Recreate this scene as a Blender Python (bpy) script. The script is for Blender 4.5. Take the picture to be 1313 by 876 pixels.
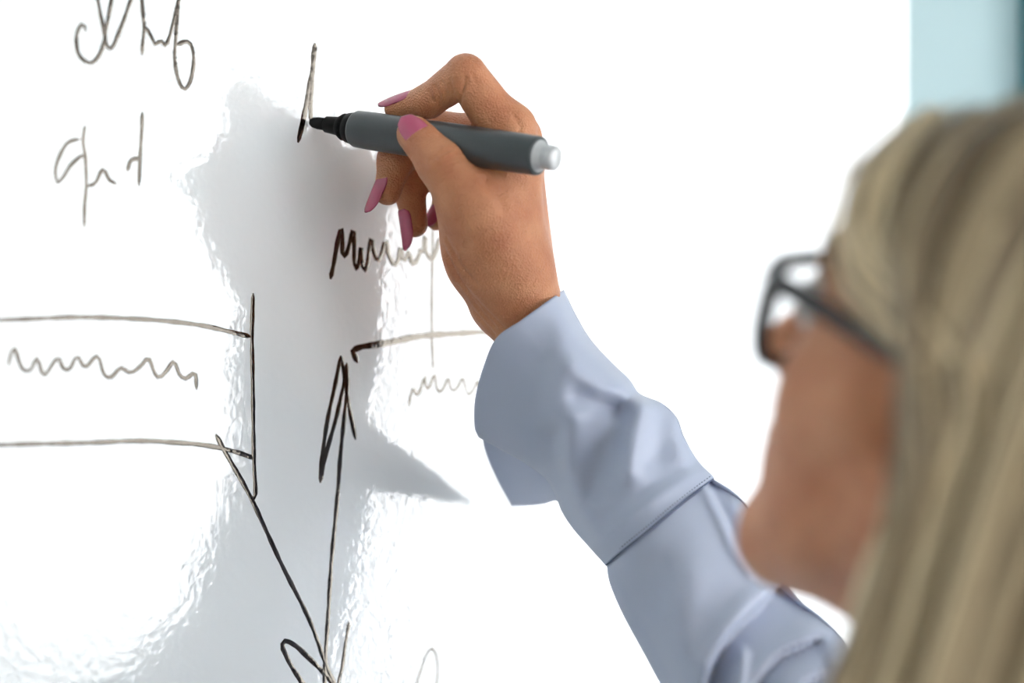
import bpy, bmesh, math, random
import numpy as np
from mathutils import Vector, Matrix

random.seed(7); rng = np.random.default_rng(7)
sc = bpy.context.scene
for o in list(bpy.data.objects):
    bpy.data.objects.remove(o, do_unlink=True)

# ------------------------------------------------------------------ camera
# world: the board lies in the plane y = 0, x runs along it, z is up; the room is at y < 0
K = 1.08                                    # metres per unit of the depth estimates below
FPX = 2900.0                                # focal length in pixels of the 1313 x 876 frame
S2 = math.sqrt(0.5)
FW = np.array([S2, S2, 0.0]); RT = np.array([S2, -S2, 0.0]); UP = np.array([0.0, 0.0, 1.0])
CAM = np.array([-0.6615 * K, -0.7923 * K, 1.55])

def P(px, py, d):
    """world point seen at a photograph position at depth d (in units of K metres)"""
    return CAM + K * d * (FW + (px - 656.5) / FPX * RT + (438.0 - py) / FPX * UP)

def onboard(px, py, off=0.0):
    v = FW + (px - 656.5) / FPX * RT + (438.0 - py) / FPX * UP
    s = (-off - CAM[1]) / v[1]
    return CAM + s * v

cd = bpy.data.cameras.new('camera'); cam = bpy.data.objects.new('camera', cd)
sc.collection.objects.link(cam); sc.camera = cam
cd.sensor_width = 36.0; cd.lens = 36.0 * FPX / 1313.0; cd.clip_start = 0.02
M3 = Matrix((RT, UP, -FW)).transposed()
cam.matrix_world = Matrix.Translation(Vector(CAM)) @ M3.to_4x4()
cd.dof.use_dof = True; cd.dof.focus_distance = 1.01 * K; cd.dof.aperture_fstop = 2.8

# ------------------------------------------------------------------ sky and exposure
w = bpy.data.worlds.new('overcast_sky'); sc.world = w; w.use_nodes = True
bg = w.node_tree.nodes['Background']
bg.inputs['Color'].default_value = (0.97, 0.985, 1.0, 1); bg.inputs['Strength'].default_value = 9.0
vs = sc.view_settings
vs.view_transform = 'Standard'; vs.look = 'None'; vs.gamma = 1.0; vs.use_curve_mapping = False
vs.exposure = -0.34
sc.cycles.use_denoising = True
sc.cycles.max_bounces = 10; sc.cycles.diffuse_bounces = 6; sc.cycles.transparent_max_bounces = 12

# ------------------------------------------------------------------ materials
def lin(c):
    return tuple(((v / 255) / 12.92 if v / 255 <= 0.04045 else ((v / 255 + 0.055) / 1.055) ** 2.4) for v in c) + (1.0,)

def mat(name, col, rough=0.5, spec=0.5, ior=1.5, **kw):
    m = bpy.data.materials.new(name); m.use_nodes = True
    b = m.node_tree.nodes['Principled BSDF']
    b.inputs['Base Color'].default_value = col if len(col) == 4 else lin(col)
    b.inputs['Roughness'].default_value = rough
    b.inputs['Specular IOR Level'].default_value = spec
    b.inputs['IOR'].default_value = ior
    for k, v in kw.items():
        b.inputs[k.replace('_', ' ')].default_value = v
    return m

def bsdf(m): return m.node_tree.nodes['Principled BSDF']

def add_bump(m, kind='noise', scale=200, dist=0.001, strength=1.0, detail=2.0, prev=None):
    nt = m.node_tree; N = nt.nodes; L = nt.links
    tc = N.new('ShaderNodeTexCoord')
    if kind == 'noise':
        t = N.new('ShaderNodeTexNoise'); t.inputs['Detail'].default_value = detail; out = t.outputs['Fac']
    else:
        t = N.new('ShaderNodeTexVoronoi'); out = t.outputs['Distance']
    t.inputs['Scale'].default_value = scale
    L.new(tc.outputs['Object'], t.inputs['Vector'])
    bp = N.new('ShaderNodeBump'); bp.inputs['Distance'].default_value = dist; bp.inputs['Strength'].default_value = strength
    L.new(out, bp.inputs['Height'])
    if prev: L.new(prev.outputs['Normal'], bp.inputs['Normal'])
    L.new(bp.outputs['Normal'], bsdf(m).inputs['Normal'])
    return bp

def vary(m, c1, c2, scale=20, detail=4):
    nt = m.node_tree; N = nt.nodes; L = nt.links
    tc = N.new('ShaderNodeTexCoord'); t = N.new('ShaderNodeTexNoise'); r = N.new('ShaderNodeValToRGB')
    t.inputs['Scale'].default_value = scale; t.inputs['Detail'].default_value = detail
    L.new(tc.outputs['Object'], t.inputs['Vector']); L.new(t.outputs['Fac'], r.inputs['Fac'])
    r.color_ramp.elements[0].position = 0.3; r.color_ramp.elements[1].position = 0.7
    r.color_ramp.elements[0].color = lin(c1); r.color_ramp.elements[1].color = lin(c2)
    L.new(r.outputs['Color'], bsdf(m).inputs['Base Color'])

def glass(name, refl=0.06, tint=(1, 1, 1, 1)):
    m = bpy.data.materials.new(name); m.use_nodes = True
    nt = m.node_tree; N = nt.nodes; L = nt.links; N.clear()
    o = N.new('ShaderNodeOutputMaterial'); t = N.new('ShaderNodeBsdfTransparent'); g = N.new('ShaderNodeBsdfGlossy')
    mx = N.new('ShaderNodeMixShader'); t.inputs['Color'].default_value = tint; g.inputs['Roughness'].default_value = 0.02
    mx.inputs[0].default_value = refl
    L.new(t.outputs[0], mx.inputs[1]); L.new(g.outputs[0], mx.inputs[2]); L.new(mx.outputs[0], o.inputs['Surface'])
    return m

M = {}
M['board'] = mat('white_enamel', (240, 244, 247), 0.60, 0.1, 1.5, Coat_Weight=1.0, Coat_Roughness=0.01, Coat_IOR=1.85)
b1 = add_bump(M['board'], 'noise', 240, 0.00014, 1.0, 1.5)
b2 = add_bump(M['board'], 'noise', 80, 0.00006, 1.0, 1.0, prev=b1)
M['board'].node_tree.links.new(b2.outputs['Normal'], bsdf(M['board']).inputs['Coat Normal'])
M['board_edge'] = mat('board_edge_white', (225, 228, 230), 0.4)
M['ink'] = mat('marker_ink', (32, 23, 22), 0.05, 0.5, 1.85)
bsdf(M['ink']).inputs['Specular Tint'].default_value = (1.0, .90, .76, 1)
add_bump(M['ink'], 'noise', 240, 0.00014, 1.0, 1.5)
M['teal'] = mat('teal_paint', (160, 184, 188), 0.6)
M['teal_dark'] = mat('deep_teal_paint', (40, 120, 130), 0.5)
M['wall'] = mat('wall_paint', (205, 205, 202), 0.8)
M['ceil'] = mat('ceiling_paint', (225, 225, 222), 0.9)
M['floor'] = mat('floor_carpet', (128, 126, 122), 0.9); vary(M['floor'], (118, 116, 112), (138, 136, 132), 60)
M['frame'] = mat('white_window_frame', (225, 225, 225), 0.4)
M['pane'] = glass('window_glass', 0.05)
M['lens'] = glass('spectacle_glass', 0.05)
M['skin'] = mat('skin', (200, 146, 114), 0.42, 0.5, 1.45)
bsdf(M['skin']).inputs['Subsurface Weight'].default_value = 0.12
bsdf(M['skin']).inputs['Subsurface Scale'].default_value = 0.004
bsdf(M['skin']).inputs['Subsurface Radius'].default_value = (1.0, 0.4, 0.25)
vary(M['skin'], (182, 114, 78), (208, 146, 106), 55, 5)
b1 = add_bump(M['skin'], 'voronoi', 1150, 0.0006, 0.75)
add_bump(M['skin'], 'noise', 260, 0.0005, 0.5, 3, prev=b1)
M['nail'] = mat('mauve_nail_polish', (180, 80, 110), 0.22, 0.5, Coat_Weight=0.5)
M['barrel'] = mat('grey_plastic', (60, 65, 67), 0.34, 0.5)
M['black'] = mat('black_plastic', (8, 8, 9), 0.5, 0.12)
M['felt'] = mat('black_felt', (14, 14, 16), 0.75, 0.3)
M['plug'] = mat('clear_white_plastic', (236, 238, 240), 0.15, 0.5, Transmission_Weight=0.35)
M['shirt'] = mat('pale_blue_satin', (194, 203, 224), 0.40, 0.35, Sheen_Weight=0.25)
nt = M['shirt'].node_tree; tl = nt.nodes.new('ShaderNodeBsdfTranslucent'); mxs = nt.nodes.new('ShaderNodeMixShader')
tl.inputs['Color'].default_value = lin((176, 190, 222)); mxs.inputs[0].default_value = .2
nt.links.new(bsdf(M['shirt']).outputs[0], mxs.inputs[1]); nt.links.new(tl.outputs[0], mxs.inputs[2]); nt.links.new(mxs.outputs[0], nt.nodes['Material Output'].inputs['Surface'])
add_bump(M['shirt'], 'noise', 2600, 0.00012, 0.35, 1)
M['thread'] = mat('blue_grey_thread', (96, 108, 138), 0.7)
M['trouser'] = mat('dark_trouser_cloth', (46, 48, 56), 0.85)
M['shoe'] = mat('black_shoe_leather', (26, 25, 25), 0.4)
M['spec'] = mat('black_spectacle_frame', (24, 25, 30), 0.25, 0.5)
M['spec_clear'] = mat('clear_grey_acetate', (180, 190, 196), 0.15, 0.5, Transmission_Weight=0.6)
M['eye'] = mat('eye_white', (225, 220, 214), 0.15)
M['iris'] = mat('iris_brown', (70, 52, 40), 0.15)
M['lip'] = mat('lip', (168, 92, 88), 0.4)
mh = mat('blonde_hair', (176, 154, 118), 0.42, 0.4); M['hair'] = mh
nt = mh.node_tree; at = nt.nodes.new('ShaderNodeAttribute'); at.attribute_name = 'tone'
rp = nt.nodes.new('ShaderNodeValToRGB')
rp.color_ramp.elements[0].color = lin((74, 55, 36)); rp.color_ramp.elements[1].color = lin((246, 222, 180))
nt.links.new(at.outputs['Fac'], rp.inputs['Fac']); nt.links.new(rp.outputs['Color'], bsdf(mh).inputs['Base Color'])

# ------------------------------------------------------------------ helpers
COL = sc.collection
def link(name, me, m=None, parent=None, smooth=True):
    o = bpy.data.objects.new(name, me); COL.objects.link(o)
    if m is not None: me.materials.append(m)
    if smooth and me.polygons:
        me.polygons.foreach_set('use_smooth', [True] * len(me.polygons)); me.update()
    if parent is not None: o.parent = parent; o.matrix_parent_inverse = parent.matrix_world.inverted()
    return o

def mesh_obj(name, V, Fc, m=None, parent=None, smooth=True):
    me = bpy.data.meshes.new(name)
    V = np.asarray(V, float)
    me.from_pydata([tuple(v) for v in V.tolist()], [], [tuple(int(i) for i in f) for f in Fc])
    me.update()
    return link(name, me, m, parent, smooth)

def tag(o, label=None, cat=None, group=None, kind=None):
    if label: o['label'] = label
    if cat: o['category'] = cat
    if group: o['group'] = group
    if kind: o['kind'] = kind
    return o

def empty(name, loc):
    o = bpy.data.objects.new(name, None); COL.objects.link(o); o.location = Vector(loc); o.empty_display_size = 0.05
    bpy.context.view_layer.update()
    return o

def boxes(name, bl, m, parent=None, bevel=0.0):
    bm = bmesh.new()
    for (lo, hi) in bl:
        r = bmesh.ops.create_cube(bm, size=1.0)
        for v in r['verts']:
            v.co = Vector([lo[i] + (v.co[i] + 0.5) * (hi[i] - lo[i]) for i in range(3)])
    if bevel:
        bmesh.ops.bevel(bm, geom=list(bm.edges), offset=bevel, segments=2, affect='EDGES', profile=0.5)
    me = bpy.data.meshes.new(name); bm.to_mesh(me); bm.free()
    return link(name, me, m, parent, False)

def catmull(pts, n, closed=False):
    """n points spaced evenly along a smooth curve through pts"""
    p = np.asarray(pts, float)
    ext = np.vstack([2 * p[0] - p[1], p, 2 * p[-1] - p[-2]])
    out = []
    for i in range(1, len(ext) - 2):
        a, b, c, d = ext[i - 1], ext[i], ext[i + 1], ext[i + 2]
        t = np.linspace(0, 1, 16, endpoint=False)[:, None]
        out.append(0.5 * ((2 * b) + (c - a) * t + (2 * a - 5 * b + 4 * c - d) * t ** 2 + (3 * b - a - 3 * c + d) * t ** 3))
    q = np.vstack(out + [p[-1][None]])
    s = np.r_[0, np.cumsum(np.linalg.norm(np.diff(q, axis=0), axis=1))]
    u = np.linspace(0, s[-1], n)
    return np.stack([np.interp(u, s, q[:, k]) for k in range(q.shape[1])], 1)

def unit(v):
    v = np.asarray(v, float); return v / max(np.linalg.norm(v), 1e-12)

def lathe(a, b, prof, n=40):
    """profile (t along a->b in metres, radius) revolved"""
    ax = unit(b - a); u = unit(np.cross(ax, UP)); v = np.cross(ax, u)
    ang = np.linspace(0, 2 * math.pi, n, endpoint=False)
    V = []; Fc = []
    for (t, r) in prof:
        V.append(a + ax * t + r * (np.cos(ang)[:, None] * u + np.sin(ang)[:, None] * v))
    V = np.vstack(V); m = len(prof)
    for i in range(m - 1):
        for j in range(n):
            k = (j + 1) % n
            Fc.append((i * n + j, i * n + k, (i + 1) * n + k, (i + 1) * n + j))
    Fc.append(tuple(range(n))[::-1]); Fc.append(tuple((m - 1) * n + j for j in range(n)))
    return V, Fc

def tube(path, rad, n=8, flat=None, cap=True):
    """tube along path; rad scalar or array; flat = (normal vectors, thickness ratio)"""
    path = np.asarray(path, float); m = len(path)
    rad = np.broadcast_to(np.asarray(rad, float), (m,))
    tan = np.gradient(path, axis=0); tan /= np.maximum(np.linalg.norm(tan, axis=1), 1e-12)[:, None]
    ang = np.linspace(0, 2 * math.pi, n, endpoint=False)
    V = []; Fc = []
    ref = np.array([0.13, 0.21, 0.97]); nrm = unit(np.cross(tan[0], ref))
    for i in range(m):
        if flat is not None:
            nn = flat[0][i]; nn = unit(nn - tan[i] * np.dot(nn, tan[i]))
            ra = flat[1]
        else:
            nrm = unit(nrm - tan[i] * np.dot(nrm, tan[i])); nn = nrm; ra = 1.0
        bb = np.cross(tan[i], nn)
        V.append(path[i] + rad[i] * (np.cos(ang)[:, None] * bb + ra * np.sin(ang)[:, None] * nn))
    V = np.vstack(V)
    for i in range(m - 1):
        for j in range(n):
            k = (j + 1) % n
            Fc.append((i * n + j, i * n + k, (i + 1) * n + k, (i + 1) * n + j))
    if cap:
        Fc.append(tuple(range(n))[::-1]); Fc.append(tuple((m - 1) * n + j for j in range(n)))
    return V, Fc

def join(parts):
    V = []; Fc = []; k = 0
    for v, f in parts:
        V.append(v); Fc += [tuple(i + k for i in q) for q in f]; k += len(v)
    return np.vstack(V), Fc

# ---- signed-distance modelling (all in metres)
def dseg(X, a, b, r1, r2):
    a = np.asarray(a, np.float32); b = np.asarray(b, np.float32); ba = b - a
    l2 = float(np.dot(ba, ba)) + 1e-12
    px, py, pz = X[0] - a[0], X[1] - a[1], X[2] - a[2]
    t = np.clip((px * ba[0] + py * ba[1] + pz * ba[2]) / l2, 0, 1)
    dx = px - t * ba[0]; dy = py - t * ba[1]; dz = pz - t * ba[2]
    return np.sqrt(dx * dx + dy * dy + dz * dz) - (r1 + (r2 - r1) * t)

def dell(X, c, r, R=None):
    """ellipsoid, axes = rows of R"""
    p = [X[i] - np.float32(c[i]) for i in range(3)]
    if R is not None:
        p = [p[0] * R[k][0] + p[1] * R[k][1] + p[2] * R[k][2] for k in range(3)]
    k0 = np.sqrt(sum((p[i] / r[i]) ** 2 for i in range(3)))
    k1 = np.sqrt(sum((p[i] / (r[i] * r[i])) ** 2 for i in range(3))) + 1e-9
    return k0 * (k0 - 1.0) / k1

def smin(a, b, k):
    h = np.clip(0.5 + 0.5 * (b - a) / k, 0, 1)
    return b + (a - b) * h - k * h * (1 - h)

def smax(a, b, k): return -smin(-a, -b, k)

def grid(lo, hi, h):
    ax = [np.arange(lo[i], hi[i] + h, h, dtype=np.float32) for i in range(3)]
    return ax, [ax[0][:, None, None], ax[1][None, :, None], ax[2][None, None, :]]

def nets(ax, D):
    """naive surface nets"""
    D = np.ascontiguousarray(D, dtype=np.float32); ins = D < 0
    nx, ny, nz = D.shape
    c = np.zeros((nx - 1, ny - 1, nz - 1), np.uint8)
    offs = [(i, j, k) for i in (0, 1) for j in (0, 1) for k in (0, 1)]
    for (i, j, k) in offs: c += ins[i:nx - 1 + i, j:ny - 1 + j, k:nz - 1 + k]
    act = np.argwhere((c > 0) & (c < 8))
    idx = np.full(c.shape, -1, np.int32); idx[tuple(act.T)] = np.arange(len(act))
    vals = {o: D[act[:, 0] + o[0], act[:, 1] + o[1], act[:, 2] + o[2]] for o in offs}
    acc = np.zeros((len(act), 3)); cnt = np.zeros(len(act))
    for a in offs:
        for d in range(3):
            if a[d] == 1: continue
            b = list(a); b[d] = 1; b = tuple(b)
            va, vb = vals[a], vals[b]; cr = (va < 0) != (vb < 0)
            t = np.where(cr, va / np.where(cr, va - vb, 1), 0)
            p = np.tile(np.array(a, float), (len(act), 1)); p[:, d] += t
            acc += p * cr[:, None]; cnt += cr
    h = float(ax[0][1] - ax[0][0])
    V = (act + acc / cnt[:, None]) * h + np.array([ax[0][0], ax[1][0], ax[2][0]], float)
    Q = []
    for d in range(3):
        e = [nx, ny, nz]
        s0 = [slice(None)] * 3; s1 = [slice(None)] * 3
        s0[d] = slice(0, e[d] - 1); s1[d] = slice(1, e[d])
        cr = ins[tuple(s0)] != ins[tuple(s1)]
        pts = np.argwhere(cr)
        o1, o2 = [(1, 2), (2, 0), (0, 1)][d]
        ok = (pts[:, o1] > 0) & (pts[:, o2] > 0) & (pts[:, o1] < e[o1] - 1) & (pts[:, o2] < e[o2] - 1)
        pts = pts[ok]
        flip = ins[tuple(s0)][tuple(pts.T)]
        def cell(da, db):
            q = pts.copy(); q[:, o1] -= da; q[:, o2] -= db
            return idx[tuple(q.T)]
        q = np.stack([cell(1, 1), cell(0, 1), cell(0, 0), cell(1, 0)], 1)
        q[~flip] = q[~flip][:, ::-1]
        Q.append(q)
    return V, np.vstack(Q)

def vnormals(V, Q):
    n = np.cross(V[Q[:, 2]] - V[Q[:, 0]], V[Q[:, 3]] - V[Q[:, 1]])
    N = np.zeros_like(V)
    for k in range(4): np.add.at(N, Q[:, k], n)
    return N / np.maximum(np.linalg.norm(N, axis=1), 1e-12)[:, None]

def topx(V):
    r = V - CAM; d = r @ FW
    return np.stack([656.5 + (r @ RT) / d * FPX, 438.0 - (r @ UP) / d * FPX, d / K], 1)

def polydist(xy, line):
    """distance in pixels to a polyline"""
    L = np.asarray(line, float); best = np.full(len(xy), 1e9)
    for a, b in zip(L[:-1], L[1:]):
        ab = b - a; t = np.clip(((xy - a) @ ab) / (ab @ ab + 1e-9), 0, 1)
        best = np.minimum(best, np.linalg.norm(xy - a - t[:, None] * ab, axis=1))
    return best

# ------------------------------------------------------------------ the room
XL, XR, YB = -3.0, 2.2, -4.6
TH = 0.15; HC = 2.75
tag(boxes('floor', [((XL, YB, -0.1), (XR, 0.02, 0.0))], M['floor']), 'grey carpet floor of the meeting room', 'floor', kind='structure')
tag(boxes('ceiling', [((XL, YB, HC), (XR, 0.02, HC + 0.1))], M['ceil']), 'plain white ceiling above the whiteboard', 'ceiling', kind='structure')
tag(boxes('wall_front', [((XL, 0.02, 0), (XR + TH, 0.02 + TH, HC))], M['teal']), 'pale teal painted wall behind the whiteboard', 'wall', kind='structure')
tag(boxes('wall_left', [((XL - TH, YB, 0), (XL, 0.02, HC))], M['wall']), 'plain off white wall left of the whiteboard', 'wall', kind='structure')
VX0, VX1, VZ0, VZ1 = -1.6, 1.9, 0.5, 2.5  # opening for the added fill window
tag(boxes('wall_back', [((XL, YB - TH, 0), (VX0, YB, HC)), ((VX1, YB - TH, 0), (XR + TH, YB, HC)), ((VX0, YB - TH, 0), (VX1, YB, VZ0)), ((VX0, YB - TH, VZ1), (VX1, YB, HC))], M['wall']), 'plain off white wall opposite the whiteboard', 'wall', kind='structure')
# side wall with a wide window, the source of the daylight
WY0, WY1, WZ0, WZ1 = -4.2, -0.95, 0.75, 2.20
tag(boxes('wall_right', [((XR, YB, 0), (XR + TH, WY0, HC)), ((XR, WY1, 0), (XR + TH, 0.02, HC)),
                         ((XR, WY0, 0), (XR + TH, WY1, WZ0)), ((XR, WY0, WZ1), (XR + TH, WY1, HC))], M['wall']),
    'off white side wall around the wide window', 'wall', kind='structure')
win = empty('window_1', (XR + 0.07, (WY0 + WY1) / 2, WZ0)); tag(win, 'wide two-pane window with white frame in the side wall', 'window', kind='structure')
x0, x1 = XR + 0.045, XR + 0.105
ym = -2.62
boxes('window_frame', [((x0, WY0, WZ0), (x1, WY1, WZ0 + .05)), ((x0, WY0, WZ1 - .05), (x1, WY1, WZ1)),
                       ((x0, WY0, WZ0), (x1, WY0 + .05, WZ1)), ((x0, WY1 - .05, WZ0), (x1, WY1, WZ1))], M['frame'], win)
boxes('mullion', [((x0, ym - .03, WZ0 + .05), (x1, ym + .03, WZ1 - .05))], M['frame'], win)
for (a, b) in ((WY0 + .05, ym - .03), (ym + .03, WY1 - .05)):
    boxes('pane', [((XR + .07, a, WZ0 + .05), (XR + .076, b, WZ1 - .05))], M['pane'], win)
boxes('window_sill', [((XR - .12, WY0 - .04, WZ0 - .03), (XR + .045, WY1 + .04, WZ0))], M['frame'], win, 0.005)
wn2 = empty('fill_window', ((VX0 + VX1) / 2, YB - .07, VZ0)); tag(wn2, 'added unseen two-pane window opposite the whiteboard, giving fill light', 'window', kind='structure')  # unseen window added as fill light for board, sleeve and face
y0, y1 = YB - .105, YB - .045; xm = (VX0 + VX1) / 2
boxes('window_frame', [((VX0, y0, VZ0), (VX1, y1, VZ0 + .05)), ((VX0, y0, VZ1 - .05), (VX1, y1, VZ1)), ((VX0, y0, VZ0), (VX0 + .05, y1, VZ1)), ((VX1 - .05, y0, VZ0), (VX1, y1, VZ1))], M['frame'], wn2)
boxes('mullion', [((xm - .03, y0, VZ0 + .05), (xm + .03, y1, VZ1 - .05))], M['frame'], wn2)
for (a, b) in ((VX0 + .05, xm - .03), (xm + .03, VX1 - .05)):
    boxes('pane', [((a, YB - .076, VZ0 + .05), (b, YB - .07, VZ1 - .05))], M['pane'], wn2)
boxes('window_sill', [((VX0 - .04, YB - .045, VZ0 - .03), (VX1 + .04, YB + .12, VZ0))], M['frame'], wn2, 0.005)
e = onboard(1338, 60)[0]
tag(boxes('trim_1', [((e, -0.012, 0), (e + 0.14, 0.02, 2.3))], M['teal_dark'], bevel=0.003), 'deep teal upright trim on the wall right of the whiteboard', 'trim', kind='structure')

# unseen sheer curtain, added to dim part of the window glare on the board
cm = bpy.data.materials.new('glare_dimming_voile'); cm.use_nodes = True
nt = cm.node_tree; nt.nodes.clear()
o_ = nt.nodes.new('ShaderNodeOutputMaterial'); a_ = nt.nodes.new('ShaderNodeBsdfTransparent'); b_ = nt.nodes.new('ShaderNodeBsdfTranslucent'); m_ = nt.nodes.new('ShaderNodeMixShader')
b_.inputs['Color'].default_value = (.8, .8, .8, 1); m_.inputs[0].default_value = .5
nt.links.new(a_.outputs[0], m_.inputs[1]); nt.links.new(b_.outputs[0], m_.inputs[2]); nt.links.new(m_.outputs[0], o_.inputs['Surface'])
cu = empty('glare_dimming_curtain', (XR - .12, -3.05, .1)); tag(cu, 'added sheer white curtain dimming the glare from the middle of the side window', 'curtain')
ys = np.linspace(-3.62, -2.50, 120); V = []; Fc = []
for zz in (.1, .8, 1.6, 2.36):
    V += [(XR - .12 + .028 * math.sin(y * 47 + .7 * math.sin(y * 9)), y, zz) for y in ys]
for a in range(3):
    Fc += [(a * 120 + b, a * 120 + b + 1, (a + 1) * 120 + b + 1, (a + 1) * 120 + b) for b in range(119)]
mesh_obj('glare_dimming_cloth', V, Fc, cm, cu)
V, Fc = tube(np.array([(XR - .12, -4.3, 2.38), (XR - .12, -2.5, 2.38), (XR - .12, -.6, 2.38)]), .012, 12)
mesh_obj('added_curtain_rail', V, Fc, M['frame'], cu)

# ------------------------------------------------------------------ whiteboard
BX1 = onboard(1166, 60)[0]
board = empty('whiteboard', ((BX1 - 1.9) / 2, 0.0, 0.95))
tag(board, 'glossy whiteboard covered with black handwriting and arrows', 'whiteboard')
boxes('writing_panel', [((-1.9, 0.0, 0.95), (BX1 - 0.003, 0.012, 2.15))], M['board'], board)
boxes('backing', [((-1.9, 0.012, 0.95), (BX1, 0.0195, 2.15))], M['board_edge'], board)

def stroke(pts, width=0.0021, taper=True):
    p2 = np.array([onboard(x, y)[[0, 2]] for x, y in pts])
    L = np.sum(np.linalg.norm(np.diff(p2, axis=0), axis=1)); n = max(12, int(L / 0.0022))
    c = catmull(p2, n)
    t = np.gradient(c, axis=0); t /= np.maximum(np.linalg.norm(t, axis=1), 1e-9)[:, None]
    nn = np.stack([-t[:, 1], t[:, 0]], 1)
    # round ends and a slightly uneven pen width
    s = np.linspace(0, L, n); wv = 0.5 * width * (1 + 0.10 * np.sin(s * 310 + pts[0][0]) + 0.06 * np.sin(s * 770 + pts[0][1]))
    if taper:
        ed = np.minimum(s, L - s); wv = wv * np.sqrt(np.clip(ed / (0.6 * width), 0.12, 1))
    prof = [(-1, 0.0), (-0.86, 0.00004), (0, 0.000045), (0.86, 0.00004), (1, 0.0)]
    V = []; Fc = []
    for (k, hgt) in prof:
        q = c + nn * (wv * k)[:, None]
        V.append(np.stack([q[:, 0], np.full(n, -hgt - 0.00003), q[:, 1]], 1))
    V = np.vstack(V)
    for i in range(4):
        for j in range(n - 1):
            Fc.append((i * n + j, (i + 1) * n + j, (i + 1) * n + j + 1, i * n + j + 1))
    return V, Fc

def z(lst, ox, oy, s): return [(ox + a / s, oy + b / s) for a, b in lst]
INK = []
INK.append(('ink_word', 0.0022, [
    [(110, 41), (108.5, 33), (104, 32), (99, 42), (98, 57), (102, 72), (115, 81), (125, 74), (133, 57), (135.5, 40), (140, 17), (143, 0), (146, -14)],
    [(122, -14), (126, 4), (129, 20), (134, 42), (136, 55), (141, 63), (147, 55), (159, 25), (167, 2), (172, -12)],
    [(181, -12), (182, 2), (184, 25), (185, 37), (183, 55), (182, 71)],
    [(183.5, 47), (186.5, 35), (194, 47), (199, 57), (206, 52), (212, 58), (217.5, 47), (222.5, 27), (227.5, 8), (231, -12)],
    [(229.5, -6), (226.5, 33), (225, 55), (224, 75), (228, 100), (236, 114.5), (244, 104), (248.5, 80), (246, 60), (239, 53), (226, 58)]]))
INK.append(('ink_word', 0.0021, [
    [(73, 236), (71, 218), (76.5, 200), (87, 183), (103, 178)], [(73, 236), (82, 226), (90, 213), (103, 201), (108, 199)],
    [(109.5, 160), (106.5, 181), (109.5, 202), (110.5, 239), (108.5, 263), (108, 292)],
    [(111, 239), (122, 235), (132, 217.5), (140, 230.5), (149.5, 236)],
    [(182.5, 143), (181.5, 171), (179.5, 202), (178, 239)], [(163, 220), (168, 206), (179, 203)]]))
INK.append(('ink_line', 0.0022, [[(-60, 414), (-30, 412), (41, 409), (99, 407), (151, 408), (204, 411), (256, 417), (293, 425), (322, 432)]]))
INK.append(('ink_word', 0.0021, [[(10, 470), (18, 446), (28, 472), (39, 475), (47.5, 459), (54, 478), (59, 480), (74, 459), (80, 471), (89, 474), (99, 457), (109, 471),
    (125, 457), (133, 479), (142, 484), (155, 472), (167, 478), (180, 470), (190.5, 460), (198.5, 479), (205, 484), (214, 475), (223, 464), (230, 480), (238, 485.5), (250, 479), (252, 500)]]))
INK.append(('ink_line', 0.0022, [[(-60, 573), (-30, 572), (36, 569.5), (112, 568), (177.5, 565.5), (230, 568), (269, 572), (303.5, 580), (326, 588)]]))
INK.append(('ink_line', 0.0025, [[(324.5, 376), (323, 430), (324, 488), (325.5, 587), (327.5, 634), (321, 637)]]))
INK.append(('ink_line', 0.0025, [[(276.5, 557), (294.5, 590), (321.5, 638), (360.5, 722.6), (396.6, 795), (417.7, 852), (432, 886), (446, 930)]]))
INK.append(('ink_loop', 0.0027, [[(420, 930), (390, 880), (375, 857), (366, 839), (362, 829), (366, 822), (380, 829), (399, 847), (415, 863), (434, 886), (460, 930)]]))
INK.append(('ink_arrow', 0.0027, [
    [(444.5, 465), (445, 501), (440.5, 543), (436, 588), (432.5, 638), (425, 720), (420, 800), (417, 850), (415, 930)],
    [(437, 456), (429, 497), (420, 538), (413, 586), (410.5, 619.5)], [(410.5, 619.5), (417.5, 584), (431, 536), (441.5, 490), (444.5, 466)],
    [(437, 456), (440.5, 474), (446, 513), (456, 564)]]))
INK.append(('ink_line', 0.0022, [[(448, 797), (443, 825), (439, 855), (434, 875), (424, 930)]]))
INK.append(('ink_loop', 0.0012, [[(528, 930), (535, 876), (540, 859), (546, 841), (553, 831.7), (559, 839), (561, 855), (560, 876), (550, 930)]]))
INK.append(('ink_word', 0.0030, [z([(172, 570), (205, 420), (240, 220), (272, 95), (287, 180), (285, 310), (305, 350), (335, 300), (385, 110), (396, 250), (396, 400), (420, 470),
    (445, 400), (460, 260), (468, 400), (490, 480), (520, 420), (550, 190), (575, 300), (615, 390), (650, 340), (690, 215), (720, 350), (770, 435), (810, 380), (828, 270),
    (845, 370), (870, 395), (905, 320), (925, 390), (955, 425), (1000, 350), (1015, 290), (1040, 310), (1062, 160), (1065, 300), (1110, 375), (1150, 340), (1190, 180)], 400, 280, 7.294)]))
INK.append(('ink_line', 0.0018, [[(555, 292), (554, 360), (553.5, 400), (554, 440), (555.5, 473)]]))
INK.append(('ink_line', 0.0034, [[(459, 465), (455, 457), (452.6, 450), (463.5, 445), (483.6, 442), (505, 438), (530.5, 432.7), (554, 430), (589, 427.6), (628, 425.5), (670, 424)]]))
INK.append(('ink_word', 0.0019, [z([(562, 725), (575, 640), (605, 580), (615, 640), (650, 600), (685, 490), (690, 560), (715, 585), (758, 480), (775, 580), (800, 615), (830, 580), (865, 505),
    (880, 580), (905, 605), (940, 570), (975, 505), (1000, 600), (1020, 635), (1065, 580), (1090, 520), (1110, 600), (1150, 600)], 430, 400, 5.968)]))
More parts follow.
